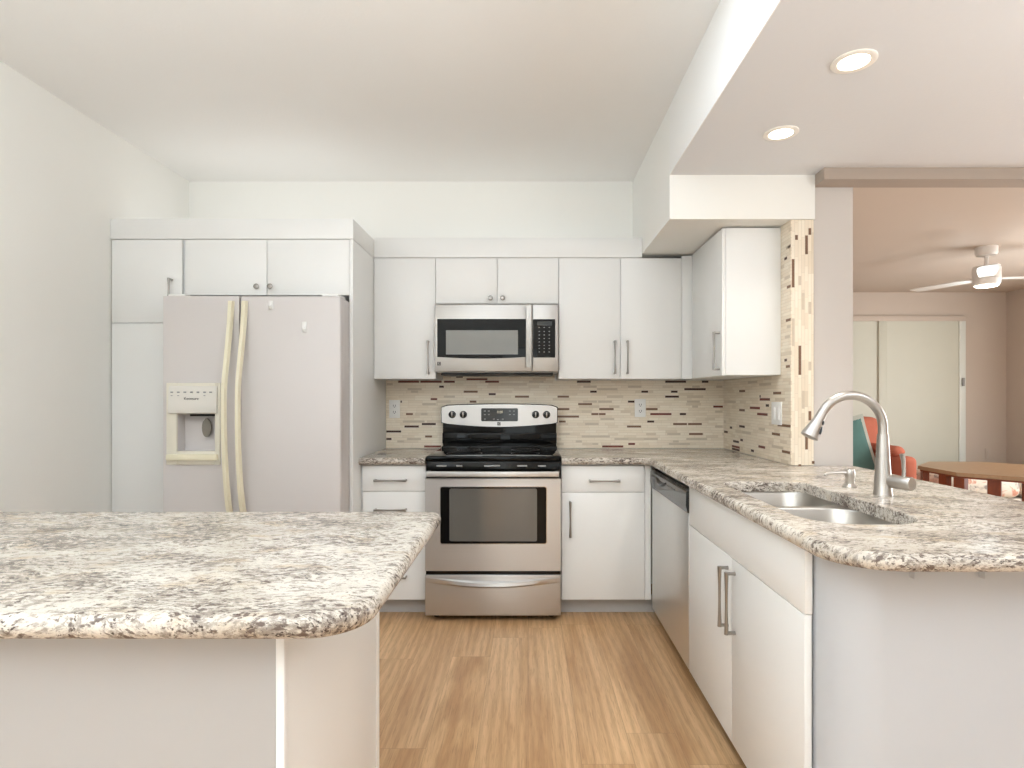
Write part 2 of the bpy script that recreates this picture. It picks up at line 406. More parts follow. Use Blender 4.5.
# ------------------------------------------------------------------ backsplash
def tiles_back():
    b = MB(); y = YB - 0.006
    b.box(-0.957, XR - 0.001, y, YB - 0.0005, 0.9155, 1.3705); b.box(-0.572, 0.18, y, YB - 0.0005, 1.3705, 1.425)
    L = []
    A = lambda x0, x1, yy, m, ox, oy, s: L.append((ox + x0 / s, ox + x1 / s, oy + yy / s, m))
    for x0, x1, yy, m in ((650,706,58,1),(155,333,100,2),(345,526,100,2),(546,638,100,2),(505,545,141,1),(714,833,183,3),(432,488,247,2),
        (765,822,269,3),(175,187,266,1),(222,281,376,3),(54,180,525,1),(54,98,590,1),(209,331,484,1),(357,476,462,1),(385,444,569,3),(377,520,652,2),
        (60,108,120,4),(235,355,160,4),(265,325,182,4),(545,638,230,4),(360,476,290,4),(350,400,376,4),(195,380,440,4),(230,350,589,4),(147,205,608,4)):
        A(x0, x1, yy, m, 380, 370, 8.53)
    for x0, x1, yy, m in ((386,470,116,2),(461,516,126,2),(475,503,176,1),(580,636,186,3),(636,694,126,4),(750,796,185,3)):
        A(x0, x1, yy, m, 370, 350, 4.0)
    for x0, x1, yy, m in ((230,347,98,1),(343,398,183,1),(240,358,290,3),(60,165,331,3),(420,543,331,3),(353,413,373,3),(417,474,373,3),
        (60,247,394,3),(77,133,435,3),(657,777,479,3),(445,625,643,2),(668,725,624,2),(665,720,267,1),(780,836,180,1),(285,398,140,4),(400,575,162,4),
        (665,780,140,4),(280,400,268,4),(410,528,268,4),(430,548,416,4),(300,415,458,4),(270,510,562,4),(550,668,580,4),(220,272,604,4),(360,412,624,4),(75,170,545,4)):
        A(x0, x1, yy, m, 550, 370, 8.53)
    for x0, x1, yy, m in ((215,392,96,1),(528,583,95,1),(378,560,156,1),(265,320,180,1),(215,332,221,1),(52,150,328,3),(88,268,369,2),(340,392,367,1),
        (62,120,435,1),(283,400,451,3),(410,527,452,3),(418,535,536,3),(625,707,302,2),(445,510,135,4),(650,703,136,4),(400,510,260,4),(445,495,304,4),
        (640,705,345,4),(640,705,472,4),(232,345,536,4),(35,152,579,4),(395,572,597,4),(245,425,637,4),(280,330,618,4)):
        A(x0, x1, yy, m, 640, 370, 8.53)
    for x0, x1, yy, m in L:
        z = uz(yy, y); z = (round(z / 0.01677 - 0.258) + 0.258) * 0.01677
        xa, xb = ux(x0, y), ux(x1, y)
        if z > (1.41 if -0.56 < xa < 0.17 else 1.371) or z < 0.922: continue
        b.mi = m; b.box(max(xa, -0.957), min(xb, XR - 0.009), y - 0.0008, y + 0.004, z - 0.0066, z + 0.0066)
    return struct(b.build('wall_tile_back', ['mosaic_back', 'tile_dark', 'tile_red', 'tile_mid', 'tile_grey']))
tiles_back()
def tiles_right():
    b = MB(); x = XR - 0.006
    b.box(x, XR - 0.0005, 2.898, YB - 0.007, 0.9155, 2.147)
    for x0, x1, yy, m in ((135,175,146,3),(372,427,162,3),(277,284,184,1),(278,349,208,2),(320,342,250,1),(209,279,265,2),(260,332,310,2),(135,173,275,3),
        (403,505,397,3),(135,173,388,1),(70,84,394,1),(363,419,453,3),(30,54,440,1),(92,132,492,1),(143,160,482,1),(84,137,541,2),(84,137,562,1),
        (217,237,560,1),(269,315,536,2),(433,489,577,3),(195,260,85,4),(275,355,103,4),(60,110,218,4),(270,313,410,4),(155,215,430,4),(362,442,535,4)):
        pa, pb, py = 720 + x0 / 6.98, 720 + x1 / 6.98, 370 + yy / 6.98
        ya, yb_ = x * FOC / (pa - 528), x * FOC / (pb - 528); ym = x * FOC / ((pa + pb) / 2 - 528)
        z = uz(py, ym); z = (round(z / 0.01677 - 0.258) + 0.258) * 0.01677
        if z < 0.92: continue
        b.mi = m; b.box(x - 0.0008, x + 0.004, max(min(ya, yb_), 2.9), min(max(ya, yb_), YB - 0.012), z - 0.0066, z + 0.0066)
    for px0, px1, py, m in ((786,790,249,4),(788,791,247.5,3),(784.5,787,260,1),(785,790,276,4),(787,791,285,3),(786,791,318.5,3),(787,791,325,4),(785,790,336,4),(784.5,787,361,1),(786,790,367,3)):
        ya, yb_ = x * FOC / (px0 - 528), x * FOC / (px1 - 528)
        z = uz(py, (ya + yb_) / 2); z = (round(z / 0.01677 - 0.258) + 0.258) * 0.01677
        b.mi = m; b.box(x - 0.0008, x + 0.004, max(yb_, 2.9), min(ya, 3.008), z - 0.0066, z + 0.0066)
    return struct(b.build('wall_tile_right', ['mosaic_right', 'tile_dark', 'tile_red', 'tile_mid', 'tile_grey']))
tiles_right()
def tiles_end():
    b = MB(); y = 2.898
    b.box(XR, 1.432, y, 2.9095, 0.9155, 2.147)
    L = [(760 + a / 4.518, 760 + c / 4.518, 210 + d / 4.518, 210 + e / 4.518, m) for a, c, d, e, m in
         ((145,157,222,350,3),(158,171,113,135,3),(203,215,115,200,3),(217,229,82,112,3),(177,189,613,745,3),(191,201,375,450,4),(148,158,490,615,4),(175,184,298,340,4),(222,232,415,470,4),(222,232,685,725,4))]
    L += [(720 + a / 6.98, 720 + c / 6.98, 370 + d / 6.98, 370 + e / 6.98, m) for a, c, d, e, m in
         ((627,645,287,352,3),(585,602,420,555,3),(632,650,635,655,3),(544,553,658,668,3),(585,596,145,270,4))]
    for a, c, d, e, m in L:
        xm = ux((a + c) / 2, y); xm = (round(xm / 0.01677 - 0.258) + 0.258) * 0.01677
        b.mi = m; b.box(xm - 0.0066, xm + 0.0066, y - 0.0008, y + 0.004, uz(e, y), uz(d, y))
    return struct(b.build('wall_tile_end', ['mosaic_end', 'tile_dark', 'tile_red', 'tile_mid', 'tile_grey']))
tiles_end()

# ------------------------------------------------------------------ cabinets
G = 0.0015
def front_panel(name, x0, x1, yf, z0, z1, parent, mat='cabinet', th=0.019):
    return box(name, mat, (x0 + G, x1 - G, yf, yf + th, z0 + G, z1 - G), parent, 0.0015)
YT = 3.165                                   # tall cabinets' door face
def tx(px): return ux(px, YT)
def tz(py): return uz(py, YT)
pan = thing('pantry_cabinet', 'tall white pantry cabinet between the left wall and the refrigerator', 'cabinet', (-2.1, 3.5, 0))
box('body', 'cabinet_side', (XL + 0.001, tx(183.5) - 0.001, YT + 0.02, YB - 0.002, 0.0, 2.122), pan)
d = front_panel('door', XL + 0.004, tx(182), YT, tz(323), 2.120, pan)
pull((tx(172), YT, tz(300)), (tx(172), YT, tz(279)), (0, -1, 0), d)
front_panel('door', XL + 0.004, tx(182), YT, 0.10, tz(323), pan)
box('toe_kick', 'kick', (XL + 0.002, tx(183), YT + 0.06, YT + 0.075, 0.0, 0.10), pan)

ovf = thing('over_fridge_cabinet', 'white two-door cabinet above the refrigerator with round knobs', 'cabinet', (-1.4, 3.5, 1.8))
box('body', 'cabinet_side', (tx(183.5) + 0.001, -0.9795, YT + 0.02, YB - 0.002, 1.82, 2.122), ovf)
xm = tx(267)
for x0, x1, kx in ((tx(185), xm, tx(258)), (xm, tx(349.5), tx(271.5))):
    d = front_panel('door', x0, x1, YT, 1.815, 2.120, ovf)
    knob((kx, YT, tz(287)), (0, -1, 0), d)
tag(box('end_panel', 'cabinet', (-0.978, -0.958, YT, YB - 0.002, 0.0, 2.122), None, 0.001), 'tall white panel standing at the right side of the refrigerator', 'panel')
b = MB(); b.box(XL + 0.001, -0.956, YT - 0.004, YT + 0.015, 2.124, 2.234, 0.001); b.box(-0.975, -0.956, YT + 0.015, YB - 0.002, 2.124, 2.234, 0.001)
tag(b.build('cornice_board', 'cabinet'), 'white flat cornice board running over the pantry and refrigerator', 'cornice')

YU = 3.588                                   # wall cabinets' door face
def wx(px): return ux(px, YU)
def wz(py): return uz(py, YU)
ZU0, ZU1 = 1.371, 2.122
tag(box('cornice_board', 'cabinet', (-0.955, XS - 0.006, YU - 0.006, YU + 0.013, 2.124, 2.247), None, 0.001), 'white flat cornice board over the back wall cabinets, ending at the soffit', 'cornice')
def wall_cab(label, x0, x1, z0, doors):
    c = thing('wall_cabinet', label, 'cabinet', ((x0 + x1) / 2, 3.75, z0), 'white wall cabinets')
    box('body', 'cabinet_side', (x0 + 0.0005, x1 - 0.0005, YU + 0.02, YB - 0.009, z0 + 0.001, ZU1), c)
    for a, e, kind, hx in doors:
        d = front_panel('door', a, e, YU, z0, ZU1, c)
        if kind == 'k': knob((hx, YU, wz(298.5)), (0, -1, 0), d)
        else: pull((hx, YU, wz(374)), (hx, YU, wz(341)), (0, -1, 0), d)
    return c
a0, a1, a2, a3, a4, a5 = -0.957, wx(435.5), wx(497.3), wx(558.7), wx(620.2), wx(682)
wall_cab('white single-door wall cabinet left of the microwave', a0, a1, ZU0, [(a0, a1, 'p', wx(428.5))])
wall_cab('small white two-door wall cabinet directly above the microwave', a1, a3, 1.838, [(a1, a2, 'k', wx(490.7)), (a2, a3, 'k', wx(502.7))])
wall_cab('white two-door wall cabinet right of the microwave', a3, a5, ZU0, [(a3, a4, 'p', wx(614.5)), (a4, a5, 'p', wx(627))])
XU = 1.011
c = thing('wall_cabinet', 'white wall cabinet on the tiled right wall under the soffit, its side facing the room', 'cabinet', (1.16, 3.3, ZU0), 'white wall cabinets')
box('body', 'cabinet', (XU + 0.02, XR - 0.0075, 3.01, YB - 0.009, ZU0 + 0.002, 2.139), c, 0.001)
d = box('door', 'cabinet', (XU, XU + 0.019, 3.012, YU - 0.03, ZU0, 2.137), c, 0.0015)
pull((XU, 3.05, uz(370, 3.05)), (XU, 3.05, uz(332, 3.05)), (-1, 0, 0), d)
box('filler', 'cabinet', (a5 + 0.001, XU + 0.018, YU + 0.004, YU + 0.022, ZU0, 2.137), c)

YBF = 3.30                                   # base cabinets' door face
def bx(px): return ux(px, YBF)
def bz(py): return uz(py, YBF)
bc = thing('drawer_cabinet', 'white base cabinet of drawers left of the stove', 'cabinet', (-0.77, 3.6, 0))
b0, b1 = -0.957, -0.582
box('body', 'cabinet_side', (b0, b1, YBF + 0.02, YB - 0.002, 0.1, 0.872), bc)
box('toe_kick', 'kick', (b0, b1, YBF + 0.085, YBF + 0.1, 0, 0.1), bc)
for z0, z1, hz in ((0.72, 0.868, 0.785), (0.47, 0.72, 0.617), (0.10, 0.47, 0.235)):
    d = front_panel('drawer', b0 + 0.012, b1, YBF, z0, z1, bc)
    pull((bx(375), YBF, hz), (bx(407), YBF, hz), (0, -1, 0), d)
bc = thing('base_cabinet', 'white base cabinet right of the stove with one drawer over one door', 'cabinet', (0.45, 3.6, 0))
b0, b1, b2 = 0.19, bx(645), 0.703
box('body', 'cabinet_side', (b0, b2 - 0.004, YBF + 0.02, YB - 0.002, 0.1, 0.872), bc)
box('toe_kick', 'kick', (b0, 0.750, YBF + 0.085, YBF + 0.1, 0, 0.1), bc)
d = front_panel('drawer', b0, b1, YBF, 0.715, 0.868, bc); pull((bx(589), YBF, bz(480.5)), (bx(619.5), YBF, bz(480.5)), (0, -1, 0), d)
d = front_panel('door', b0, b1, YBF, 0.10, 0.715, bc); pull((bx(570), YBF, bz(536.5)), (bx(570), YBF, bz(501)), (0, -1, 0), d)
box('filler', 'cabinet', (b1 + 0.001, b2, YBF + 0.004, YBF + 0.02, 0.10, 0.872), bc)

XF = 0.705                                   # right run's door face
def ry(px): return XF * FOC / (px - 528)
dw = thing('dishwasher', 'stainless steel dishwasher beside the sink cabinet, black handle strip on top', 'dishwasher', (1.0, 2.9, 0))
y0, y1 = 2.535, 3.285
box('body', 'black_plastic', (XF + 0.035, 1.30, y0, y1, 0.1, 0.868), dw)
box('door', 'stainless_side', (XF, XF + 0.034, y0 + 0.004, y1 - 0.002, 0.06, 0.745), dw, 0.003)
pr = [(XF + 0.034, 0.747), (XF - 0.004, 0.747), (XF - 0.012, 0.78), (XF - 0.010, 0.838), (XF + 0.004, 0.850), (XF + 0.034, 0.850)]
cp = MB().prism(pr, 'y', y0 + 0.004, y1 - 0.002)
cpo = cp.build('control_panel', 'display_glass', dw)
b = MB(); ym = 3.02
b.tube([(XF - 0.012, ym - 0.10 + 0.02 * k, 0.822 - 0.020 * math.sin(math.pi * k / 10)) for k in range(11)], [0.004 + 0.008 * math.sin(math.pi * k / 10) for k in range(11)], 8)
b.box(XF - 0.0125, XF - 0.010, y1 - 0.16, y1 - 0.05, 0.818, 0.824); b.box(XF - 0.0125, XF - 0.008, ym - 0.28, ym - 0.13, 0.815, 0.819)
b.build('latch_handle', 'black_plastic', dw)
box('toe_kick', 'black_plastic', (XF + 0.047, XF + 0.06, y0, y1, 0, 0.09), dw)

sk = thing('sink_cabinet', 'white sink base cabinet on the right with two doors and a wide blank front', 'cabinet', (1.0, 2.0, 0))
s0, s1 = 1.473, 2.532
b = MB(); b.box(XF + 0.02, 1.395, s0 + 0.02, s1 - 0.002, 0.1, 0.68); b.box(XF + 0.02, XF + 0.035, s0 + 0.02, s1 - 0.002, 0.68, 0.872)
b.build('body', 'cabinet_side', sk)
box('toe_kick', 'dark_gap', (XF + 0.055, XF + 0.068, s0 + 0.02, s1, 0, 0.1), sk)
box('drawer_front', 'cabinet', (XF, XF + 0.0205, s0, s1 - G, 0.7015, 0.868), sk, 0.0015)
smid = 2.003
for ya, yb_, hy in ((s0, smid, smid - 0.036), (smid, s1 - G, smid + 0.034)):
    d = box('door', 'cabinet', (XF, XF + 0.019, ya + G, yb_ - G, 0.06, 0.6985), sk, 0.0015)
    pull((XF, hy, 0.448), (XF, hy, 0.66), (-1, 0, 0), d)

# ------------------------------------------------------------------ countertops
def inset(poly, flags, d):
    n = len(poly); lines = []
    for i in range(n):
        p, q = Vector(poly[i]), Vector(poly[(i + 1) % n]); e = (q - p).normalized(); nn = Vector((-e.y, e.x))
        lines.append((p + nn * d * flags[i], e))
    out = []
    for i in range(n):
        (p, e), (q, f) = lines[i - 1], lines[i]
        den = e.x * f.y - e.y * f.x
        if abs(den) < 1e-6: out.append(q.copy()); continue
        t = ((q.x - p.x) * f.y - (q.y - p.y) * f.x) / den
        out.append(p + e * t)
    return out
def slab(name, label, poly, flags, zt=0.914, th=0.040, hole=None):
    """counter slab, outline counter-clockwise; edges flagged 1 get a full bullnose"""
    b = MB(); r = th / 2; rings = []
    for k in range(13):
        a = R(-90 + 180 * k / 12); z = zt - r + r * math.sin(a); d = r * (1 - math.cos(a)) * 0.85
        rings.append([(p.x, p.y, z) for p in inset(poly, flags, d)])
    b.loft(rings, False, False)
    bm = b.bm; bm.verts.ensure_lookup_table(); n = len(poly)
    bot = [bm.verts[i] for i in range(n)]; top = [bm.verts[12 * n + i] for i in range(n)]
    hb = ht = None
    if hole:
        hr = []
        m = len(hole)
        cx = sum(p[0] for p in hole) / m; cy = sum(p[1] for p in hole) / m
        for k, (z, g) in enumerate(((zt - th, 0), (zt - 0.006, 0), (zt - 0.002, 0.0015), (zt, 0.005))):
            hr.append([bm.verts.new((x + (x - cx) / max(abs(x - cx) + abs(y - cy), 1e-4) * g, y + (y - cy) / max(abs(x - cx) + abs(y - cy), 1e-4) * g, z)) for x, y in hole])
        for A, B in zip(hr, hr[1:]):
            for i in range(m): bm.faces.new((A[i], A[(i + 1) % m], B[(i + 1) % m], B[i]))
        hb, ht = hr[0], hr[-1]
    for loop, hl in ((bot, hb), (top, ht)):
        es = []
        for L in (loop, hl):
            if not L: continue
            for i in range(len(L)):
                e = bm.edges.get((L[i], L[(i + 1) % len(L)])) or bm.edges.new((L[i], L[(i + 1) % len(L)]))
                es.append(e)
        bmesh.ops.triangle_fill(bm, use_beauty=True, use_dissolve=False, edges=es)
    o = b.build(name, 'granite', None, 40)
    for p in o.data.polygons:
        if abs(p.normal.z) > 0.999: p.use_smooth = False
    return tag(o, label, 'countertop')
def arc(cx, cy, r, a0, a1, n=10):
    return [(cx + r * math.cos(R(a0 + (a1 - a0) * k / n)), cy + r * math.sin(R(a0 + (a1 - a0) * k / n))) for k in range(n + 1)]
# short piece left of the stove
slab('countertop', 'short speckled granite countertop left of the stove', [(-0.957, 3.262), (-0.582, 3.262), (-0.582, YB - 0.007), (-0.957, YB - 0.007)], [1, 0, 0, 0])
# L shaped run with the sink
XO = 0.676
P = [(0.191, 3.262), (XO - 0.03, 3.262)]; F = [1, 1]
c_in = arc(XO - 0.03, 3.232, 0.03, 90, 0, 6)[1:]; P += c_in; F += [1] * len(c_in)
corner = arc(XO + 0.15, 1.245 + 0.15, 0.15, 180, 270, 12); P += corner; F += [1] * len(corner)
P += [(1.60, 1.245)] ; F += [1]
c2 = arc(1.56, 1.325, 0.08, 270, 360, 8); P[-1:] = c2; F[-1:] = [1] * len(c2)
P += [(1.64, 2.893), (XR - 0.007, 2.893), (XR - 0.007, YB - 0.007), (0.191, YB - 0.007)]; F += [0, 0, 0, 0]
# hole: rounded, with a curved front edge
def px_on(px, py, z): y = (CAM_H - z) * FOC / (py - 398); return ((px - 528) / FOC * y, y)
HX0, HX1, HY0, HY1 = 0.772, 1.105, 1.552, 2.34
hole = rounded(HX0, HX1, HY0, HY1, 0.13, 8, 0.07)
slab('countertop', 'long L-shaped speckled granite countertop holding the sink and faucet', P, F, hole=list(reversed(hole)))
# foreground peninsula
IX, IY0, IY1 = -0.256, 0.895, 1.735
P = [(XL + 0.001, IY0)]; F = [1]
c1 = arc(IX - 0.10, IY0 + 0.10, 0.10, 270, 360, 10); c2 = arc(IX - 0.035, IY1 - 0.035, 0.035, 0, 90, 6)
P += c1 + c2 + [(XL + 0.001, IY1)]; F += [1] * (len(c1) + len(c2)) + [0]
slab('countertop', 'large speckled granite countertop filling the left foreground', P, F)
isl = thing('peninsula_base', 'off-white panelled base under the foreground granite countertop', 'cabinet', (-1.2, 1.2, 0))
ex = -0.407
box('body', 'cabinet_side', (XL + 0.001, ex - 0.02, 0.975, 1.573, 0, 0.873), isl)
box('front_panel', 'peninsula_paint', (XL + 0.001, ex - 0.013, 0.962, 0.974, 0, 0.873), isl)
box('end_panel', 'cabinet', (ex - 0.019, ex, 0.975, 1.55, 0, 0.873), isl, 0.001)
box('corner_trim', 'cabinet', (ex - 0.012, ex + 0.004, 0.957, 0.974, 0, 0.873), isl, 0.004)
box('edge_strip', 'white_plastic', (ex - 0.019, ex + 0.003, 1.551, 1.573, 0, 0.873), isl, 0.001)

# ------------------------------------------------------------------ refrigerator
YFR = 3.0
def fx(px, y=YFR): return ux(px, y)
def fz(py, y=YFR): return uz(py, y)
fr = thing('refrigerator', 'white side-by-side refrigerator with yellowed handles and a water dispenser', 'refrigerator', (-1.47, 3.45, 0))
FX0, FX1, FS = -1.894, -0.973, fx(239.7)
box('body', 'fridge_white', (-1.879, -0.982, YFR + 0.075, YB - 0.03, 0.02, 1.7805), fr, 0.004)
DP0, DP1, DZ0, DZ1 = fx(178), fx(216), fz(451), fz(412)     # dispenser cavity
b = MB()
b.box(FX0, DP0, YFR, YFR + 0.068, 0.1, 1.782, 0.0); b.box(DP1, FS - 0.004, YFR, YFR + 0.068, 0.1, 1.782)
b.box(DP0, DP1, YFR, YFR + 0.068, 0.1, DZ0); b.box(DP0, DP1, YFR, YFR + 0.068, DZ1, 1.782)
b.box(DP0, DP1, YFR + 0.062, YFR + 0.068, DZ0, DZ1)
fd = b.build('freezer_door', 'fridge_white', fr)
rd = box('fridge_door', 'fridge_white', (FS + 0.004, FX1, YFR, YFR + 0.068, 0.1, 1.782), fr, 0.008, 3)
box('base_grille', 'white_plastic', (FX0 + 0.01, FX1 - 0.01, YFR + 0.06, YFR + 0.08, 0.01, 0.09), fr)
for hx in (FX0 + 0.06, FX1 - 0.06): box('hinge_cap', 'white_plastic', (hx - 0.045, hx + 0.045, YFR + 0.015, YFR + 0.14, 1.7825, 1.797), fr, 0.006)
def fridge_handle(xc, parent):
    b = MB(); z0, z1 = 0.62, 1.755; n = 28; rings = []
    for k in range(n + 1):
        t = k / n; z = z0 + (z1 - z0) * t
        o = 0.072 * (max(0.0, math.sin(math.pi * min(1, max(0, (t - 0.02) / 0.96))))) ** 0.55
        if t > 0.62: o *= max(0.25, 1 - ((t - 0.62) / 0.38) * 0.85)
        w = 0.017 - 0.003 * math.sin(math.pi * t)
        rings.append([(xc - w, YFR - o - 0.001, z), (xc - w * 0.55, YFR - o - 0.018, z), (xc + w * 0.55, YFR - o - 0.018, z), (xc + w, YFR - o - 0.001, z), (xc + w * 0.6, YFR - o + 0.004 if o > 0.02 else YFR - 0.0005, z), (xc - w * 0.6, YFR - o + 0.004 if o > 0.02 else YFR - 0.0005, z)])
    b.loft(rings)
    b.box(xc - 0.012, xc + 0.012, YFR - 0.03, YFR, z0, z0 + 0.03); b.box(xc - 0.012, xc + 0.012, YFR - 0.012, YFR, z1 - 0.03, z1)
    return b.build('handle', 'yellowed_plastic', parent, 50)
fridge_handle(fx(231.5), fd); fridge_handle(fx(245), rd)
# dispenser
x0, x1, z0, z1 = fx(167.5), fx(221), fz(464.5), fz(383)
b = MB(); yy = YFR - 0.012
b.box(x0, DP0, yy, YFR, z0, z1, 0.003); b.box(DP1, x1, yy, YFR, z0, z1, 0.003); b.box(DP0, DP1, yy, YFR, z0, DZ0, 0.003); b.box(DP0, DP1, yy, YFR, DZ1, z1, 0.003)
b.build('dispenser_frame', 'cream_plastic', fd)
b = MB()
hood = [(YFR - 0.012, fz(386)), (YFR - 0.020, fz(388)), (YFR - 0.024, fz(404)), (YFR - 0.030, fz(409)), (YFR - 0.026, fz(413)), (YFR + 0.03, fz(415)), (YFR + 0.03, fz(409)), (YFR - 0.012, fz(406))]
b.loft([[(X, p[0] if X not in (xa, xb_) else p[0], p[1]) for p in hood] for xa, xb_ in [(fx(171), fx(219))] for X in (xa, xb_)])
b.build('control_panel', 'fridge_panel', fd)
yk = YFR - 0.0235
for i, px in enumerate((174.5, 181, 187.5, 194, 200.5, 207, 213)):
    box('button', 'mark_grey', (fx(px) - 0.006, fx(px) + 0.006, yk - 0.002, yk + 0.003, fz(393), fz(391.6)), fd)
for px in (174.5, 181, 207): box('button_caption', 'mark_grey', (fx(px) - 0.004, fx(px) + 0.004, yk - 0.003, yk + 0.003, fz(396), fz(395.3)), fd)
text_mesh('Kenmore', 0.020, (fx(194), yk - 0.0015, fz(398.7)), FACE_FRONT, 'nameplate', 'mark_dark', fd)
b = MB(); cx, cz = fx(203), fz(428)
b.loft([[(cx + 0.024 * s * math.sin(a) if False else cx + 0.023 * math.cos(2 * math.pi * k / 20) * (0.75 if math.sin(2 * math.pi * k / 20) > 0.6 else 1), yq, cz + 0.05 * math.sin(2 * math.pi * k / 20)) for k in range(20)] for yq, s, a in ((YFR + 0.03, 1, 0), (YFR + 0.045, 1, 0))])
b.build('paddle', 'grey_plastic', fd)
box('nozzle', 'dark_gap', (fx(190), fx(214), YFR + 0.0, YFR + 0.05, fz(416.2), fz(414.2)), fd)
box('drip_tray', 'yellowed_plastic', (fx(169), fx(219.5), YFR - 0.03, YFR + 0.06, fz(460), fz(454)), fd, 0.004)
def hook(px, py, h, label):
    b = MB(); x, z = fx(px), fz(py)
    b.box(x - 0.012, x + 0.012, YFR - 0.004, YFR, z - h / 2, z + h / 2, 0.0018)
    b.tube([(x, YFR - 0.003, z), (x, YFR - 0.010, z - h * 0.3), (x, YFR - 0.020, z - h * 0.38), (x, YFR - 0.022, z - h * 0.15)], 0.004, 8)
    tag(b.build('adhesive_hook', 'white_plastic'), label, 'hook', 'hooks on the refrigerator door')
hook(271, 305, 0.045, 'white adhesive hook near the top edge of the refrigerator door')
hook(304.5, 327, 0.055, 'white adhesive hook lower on the refrigerator door, toward its right side')

# ------------------------------------------------------------------ stove
YS = 3.231
def sx(px, y=YS): return ux(px, y)
def sz(py, y=YS): return uz(py, y)
st = thing('stove', 'stainless steel electric stove with black glass cooktop and oven window', 'stove', (-0.196, 3.55, 0))
X0, X1 = -0.576, 0.184; XC = (X0 + X1) / 2
box('body', 'black_enamel', (X0 + 0.003, X1 - 0.003, YS + 0.045, YB - 0.03, 0.03, 0.895), st)
for x in (X0 + 0.05, X1 - 0.05):
    for y in (YS + 0.1, YB - 0.1): MB().lathe([(0.018, 0), (0.018, 0.006), (0.010, 0.008), (0.010, 0.031)], (x, y, 0), n=12).build('foot', 'black_plastic', st)
b = MB(); b.box(X0, X1, YS + 0.02, YB - 0.085, 0.896, 0.926, 0.008, 3)
ct = b.build('cooktop', 'black_glass', st)
for cx, cy, r in ((X0 + 0.2, 3.42, 0.105), (X1 - 0.2, 3.42, 0.085), (X0 + 0.2, 3.66, 0.075), (X1 - 0.2, 3.66, 0.09)):
    MB().lathe([(r, 0), (r, 0.0004), (r - 0.003, 0.0004), (r - 0.003, 0), (r, 0)], (cx, cy, 0.9262), n=40, caps=False).build('burner_ring', 'mark_dark', ct)
b = MB()
b.box(X0 + 0.004, X1 - 0.004, YS + 0.016, YS + 0.06, 0.806, 0.895, 0.003)
vs_ = b.build('vent_strip', 'black_enamel', st)
for a, e in ((436, 446), (456, 462), (484, 500), (517, 527), (538, 546)): box('vent_slot', 'mark_grey', (sx(a), sx(e), YS + 0.013, YS + 0.018, 0.868, 0.876), vs_)
# oven door with its window
dz0, dz1 = sz(571), sz(478.7)
b = MB(); wx0, wx1, wz0, wz1 = sx(440.5), sx(546.3), sz(543.5), sz(487)
b.box(X0, wx0, YS, YS + 0.044, dz0, dz1); b.box(wx1, X1, YS, YS + 0.044, dz0, dz1); b.box(wx0, wx1, YS, YS + 0.044, dz0, wz0); b.box(wx0, wx1, YS, YS + 0.044, wz1, dz1)
od = b.build('oven_door', 'stainless', st)
b = MB(); b.prism(rounded(wx0 - 0.004, wx1 + 0.004, wz0 - 0.004, wz1 + 0.004, 0.014, 5), 'y', YS - 0.0015, YS + 0.001); b.build('window_rim', 'chrome', od)
b = MB(); b.prism(rounded(wx0, wx1, wz0, wz1, 0.011, 5), 'y', YS - 0.003, YS + 0.02); b.build('window_border', 'black_glass', od)
b = MB(); b.prism(rounded(sx(449.5), sx(537), sz(541.2), sz(488.5), 0.01, 5), 'y', YS - 0.0036, YS + 0.01); b.build('window_glass', 'oven_glass', od)
b = MB(); hz = sz(473)
hp = [(X0 + 0.014 + (X1 - X0 - 0.028) * k / 16, YS - 0.046 - 0.010 * math.sin(math.pi * k / 16), hz) for k in range(17)]
b.loft([[(x, y - 0.007, z - 0.013), (x, y - 0.009, z), (x, y - 0.007, z + 0.014), (x, y + 0.006, z + 0.016), (x, y + 0.006, z - 0.016)] for x, y, z in hp])
for x in (X0 + 0.022, X1 - 0.022): b.box(x - 0.008, x + 0.008, YS - 0.042, YS + 0.02, hz - 0.014, hz + 0.010)
b.build('handle', 'stainless', od)
# storage drawer
dz0, dz1 = 0.036, sz(575)
sd = box('storage_drawer', 'stainless', (X0, X1, YS, YS + 0.044, dz0, dz1), st, 0.004, 3)
b = MB(); rings = []
for k in range(21):
    t = k / 20; x = X0 + 0.01 + (X1 - X0 - 0.02) * t; s = math.sin(math.pi * t)
    zt = sz(577.5) - 0.024 * s; zb = zt - 0.027; y = YS - 0.002 - 0.024 * s
    rings.append([(x, y, zb), (x, y - 0.008 * s - 0.001, zb + 0.009), (x, y - 0.004 * s - 0.001, zt), (x, YS + 0.002, zt + 0.003), (x, YS + 0.002, zb)])
b.loft(rings); b.build('handle', 'stainless', sd)
box('gap_strip', 'black_enamel', (X0 + 0.004, X1 - 0.004, YS + 0.01, YS + 0.046, dz1 - 0.002, sz(571) + 0.002), st)
# backguard
YG = 3.80
def gx(px): return ux(px, YG)
def gz(py): return uz(py, YG)
b = MB()
gl, gr_ = gx(442), gx(557)
b.box(gl + 0.004, gr_ - 0.004, YG + 0.012, YB - 0.012, 0.90, gz(408))
b.box(gl + 0.002, gr_ - 0.002, YG + 0.002, YG + 0.02, gz(443.5), gz(433), 0.002)
b.box(gl, gr_, YG - 0.02, YG + 0.02, 0.905, gz(446), 0.003)
bg = b.build('backguard', 'black_glass', st)
b = MB(); n = 20; lo, hi = [], []
for k in range(n + 1):
    t = k / n; s = math.sin(math.pi * t) ; x = gl + (gr_ - gl) * t
    e = 0.012 * (1 - min(1, min(t, 1 - t) / 0.02))
    hi.append((x, gz(405.8) + 0.010 * s - e)); lo.append((x, gz(423) - 0.024 * s + e * 0.4))
poly = hi + list(reversed(lo))
b.prism(poly, 'y', YG - 0.012, YG + 0.03); b.build('control_panel', 'stainless', st)
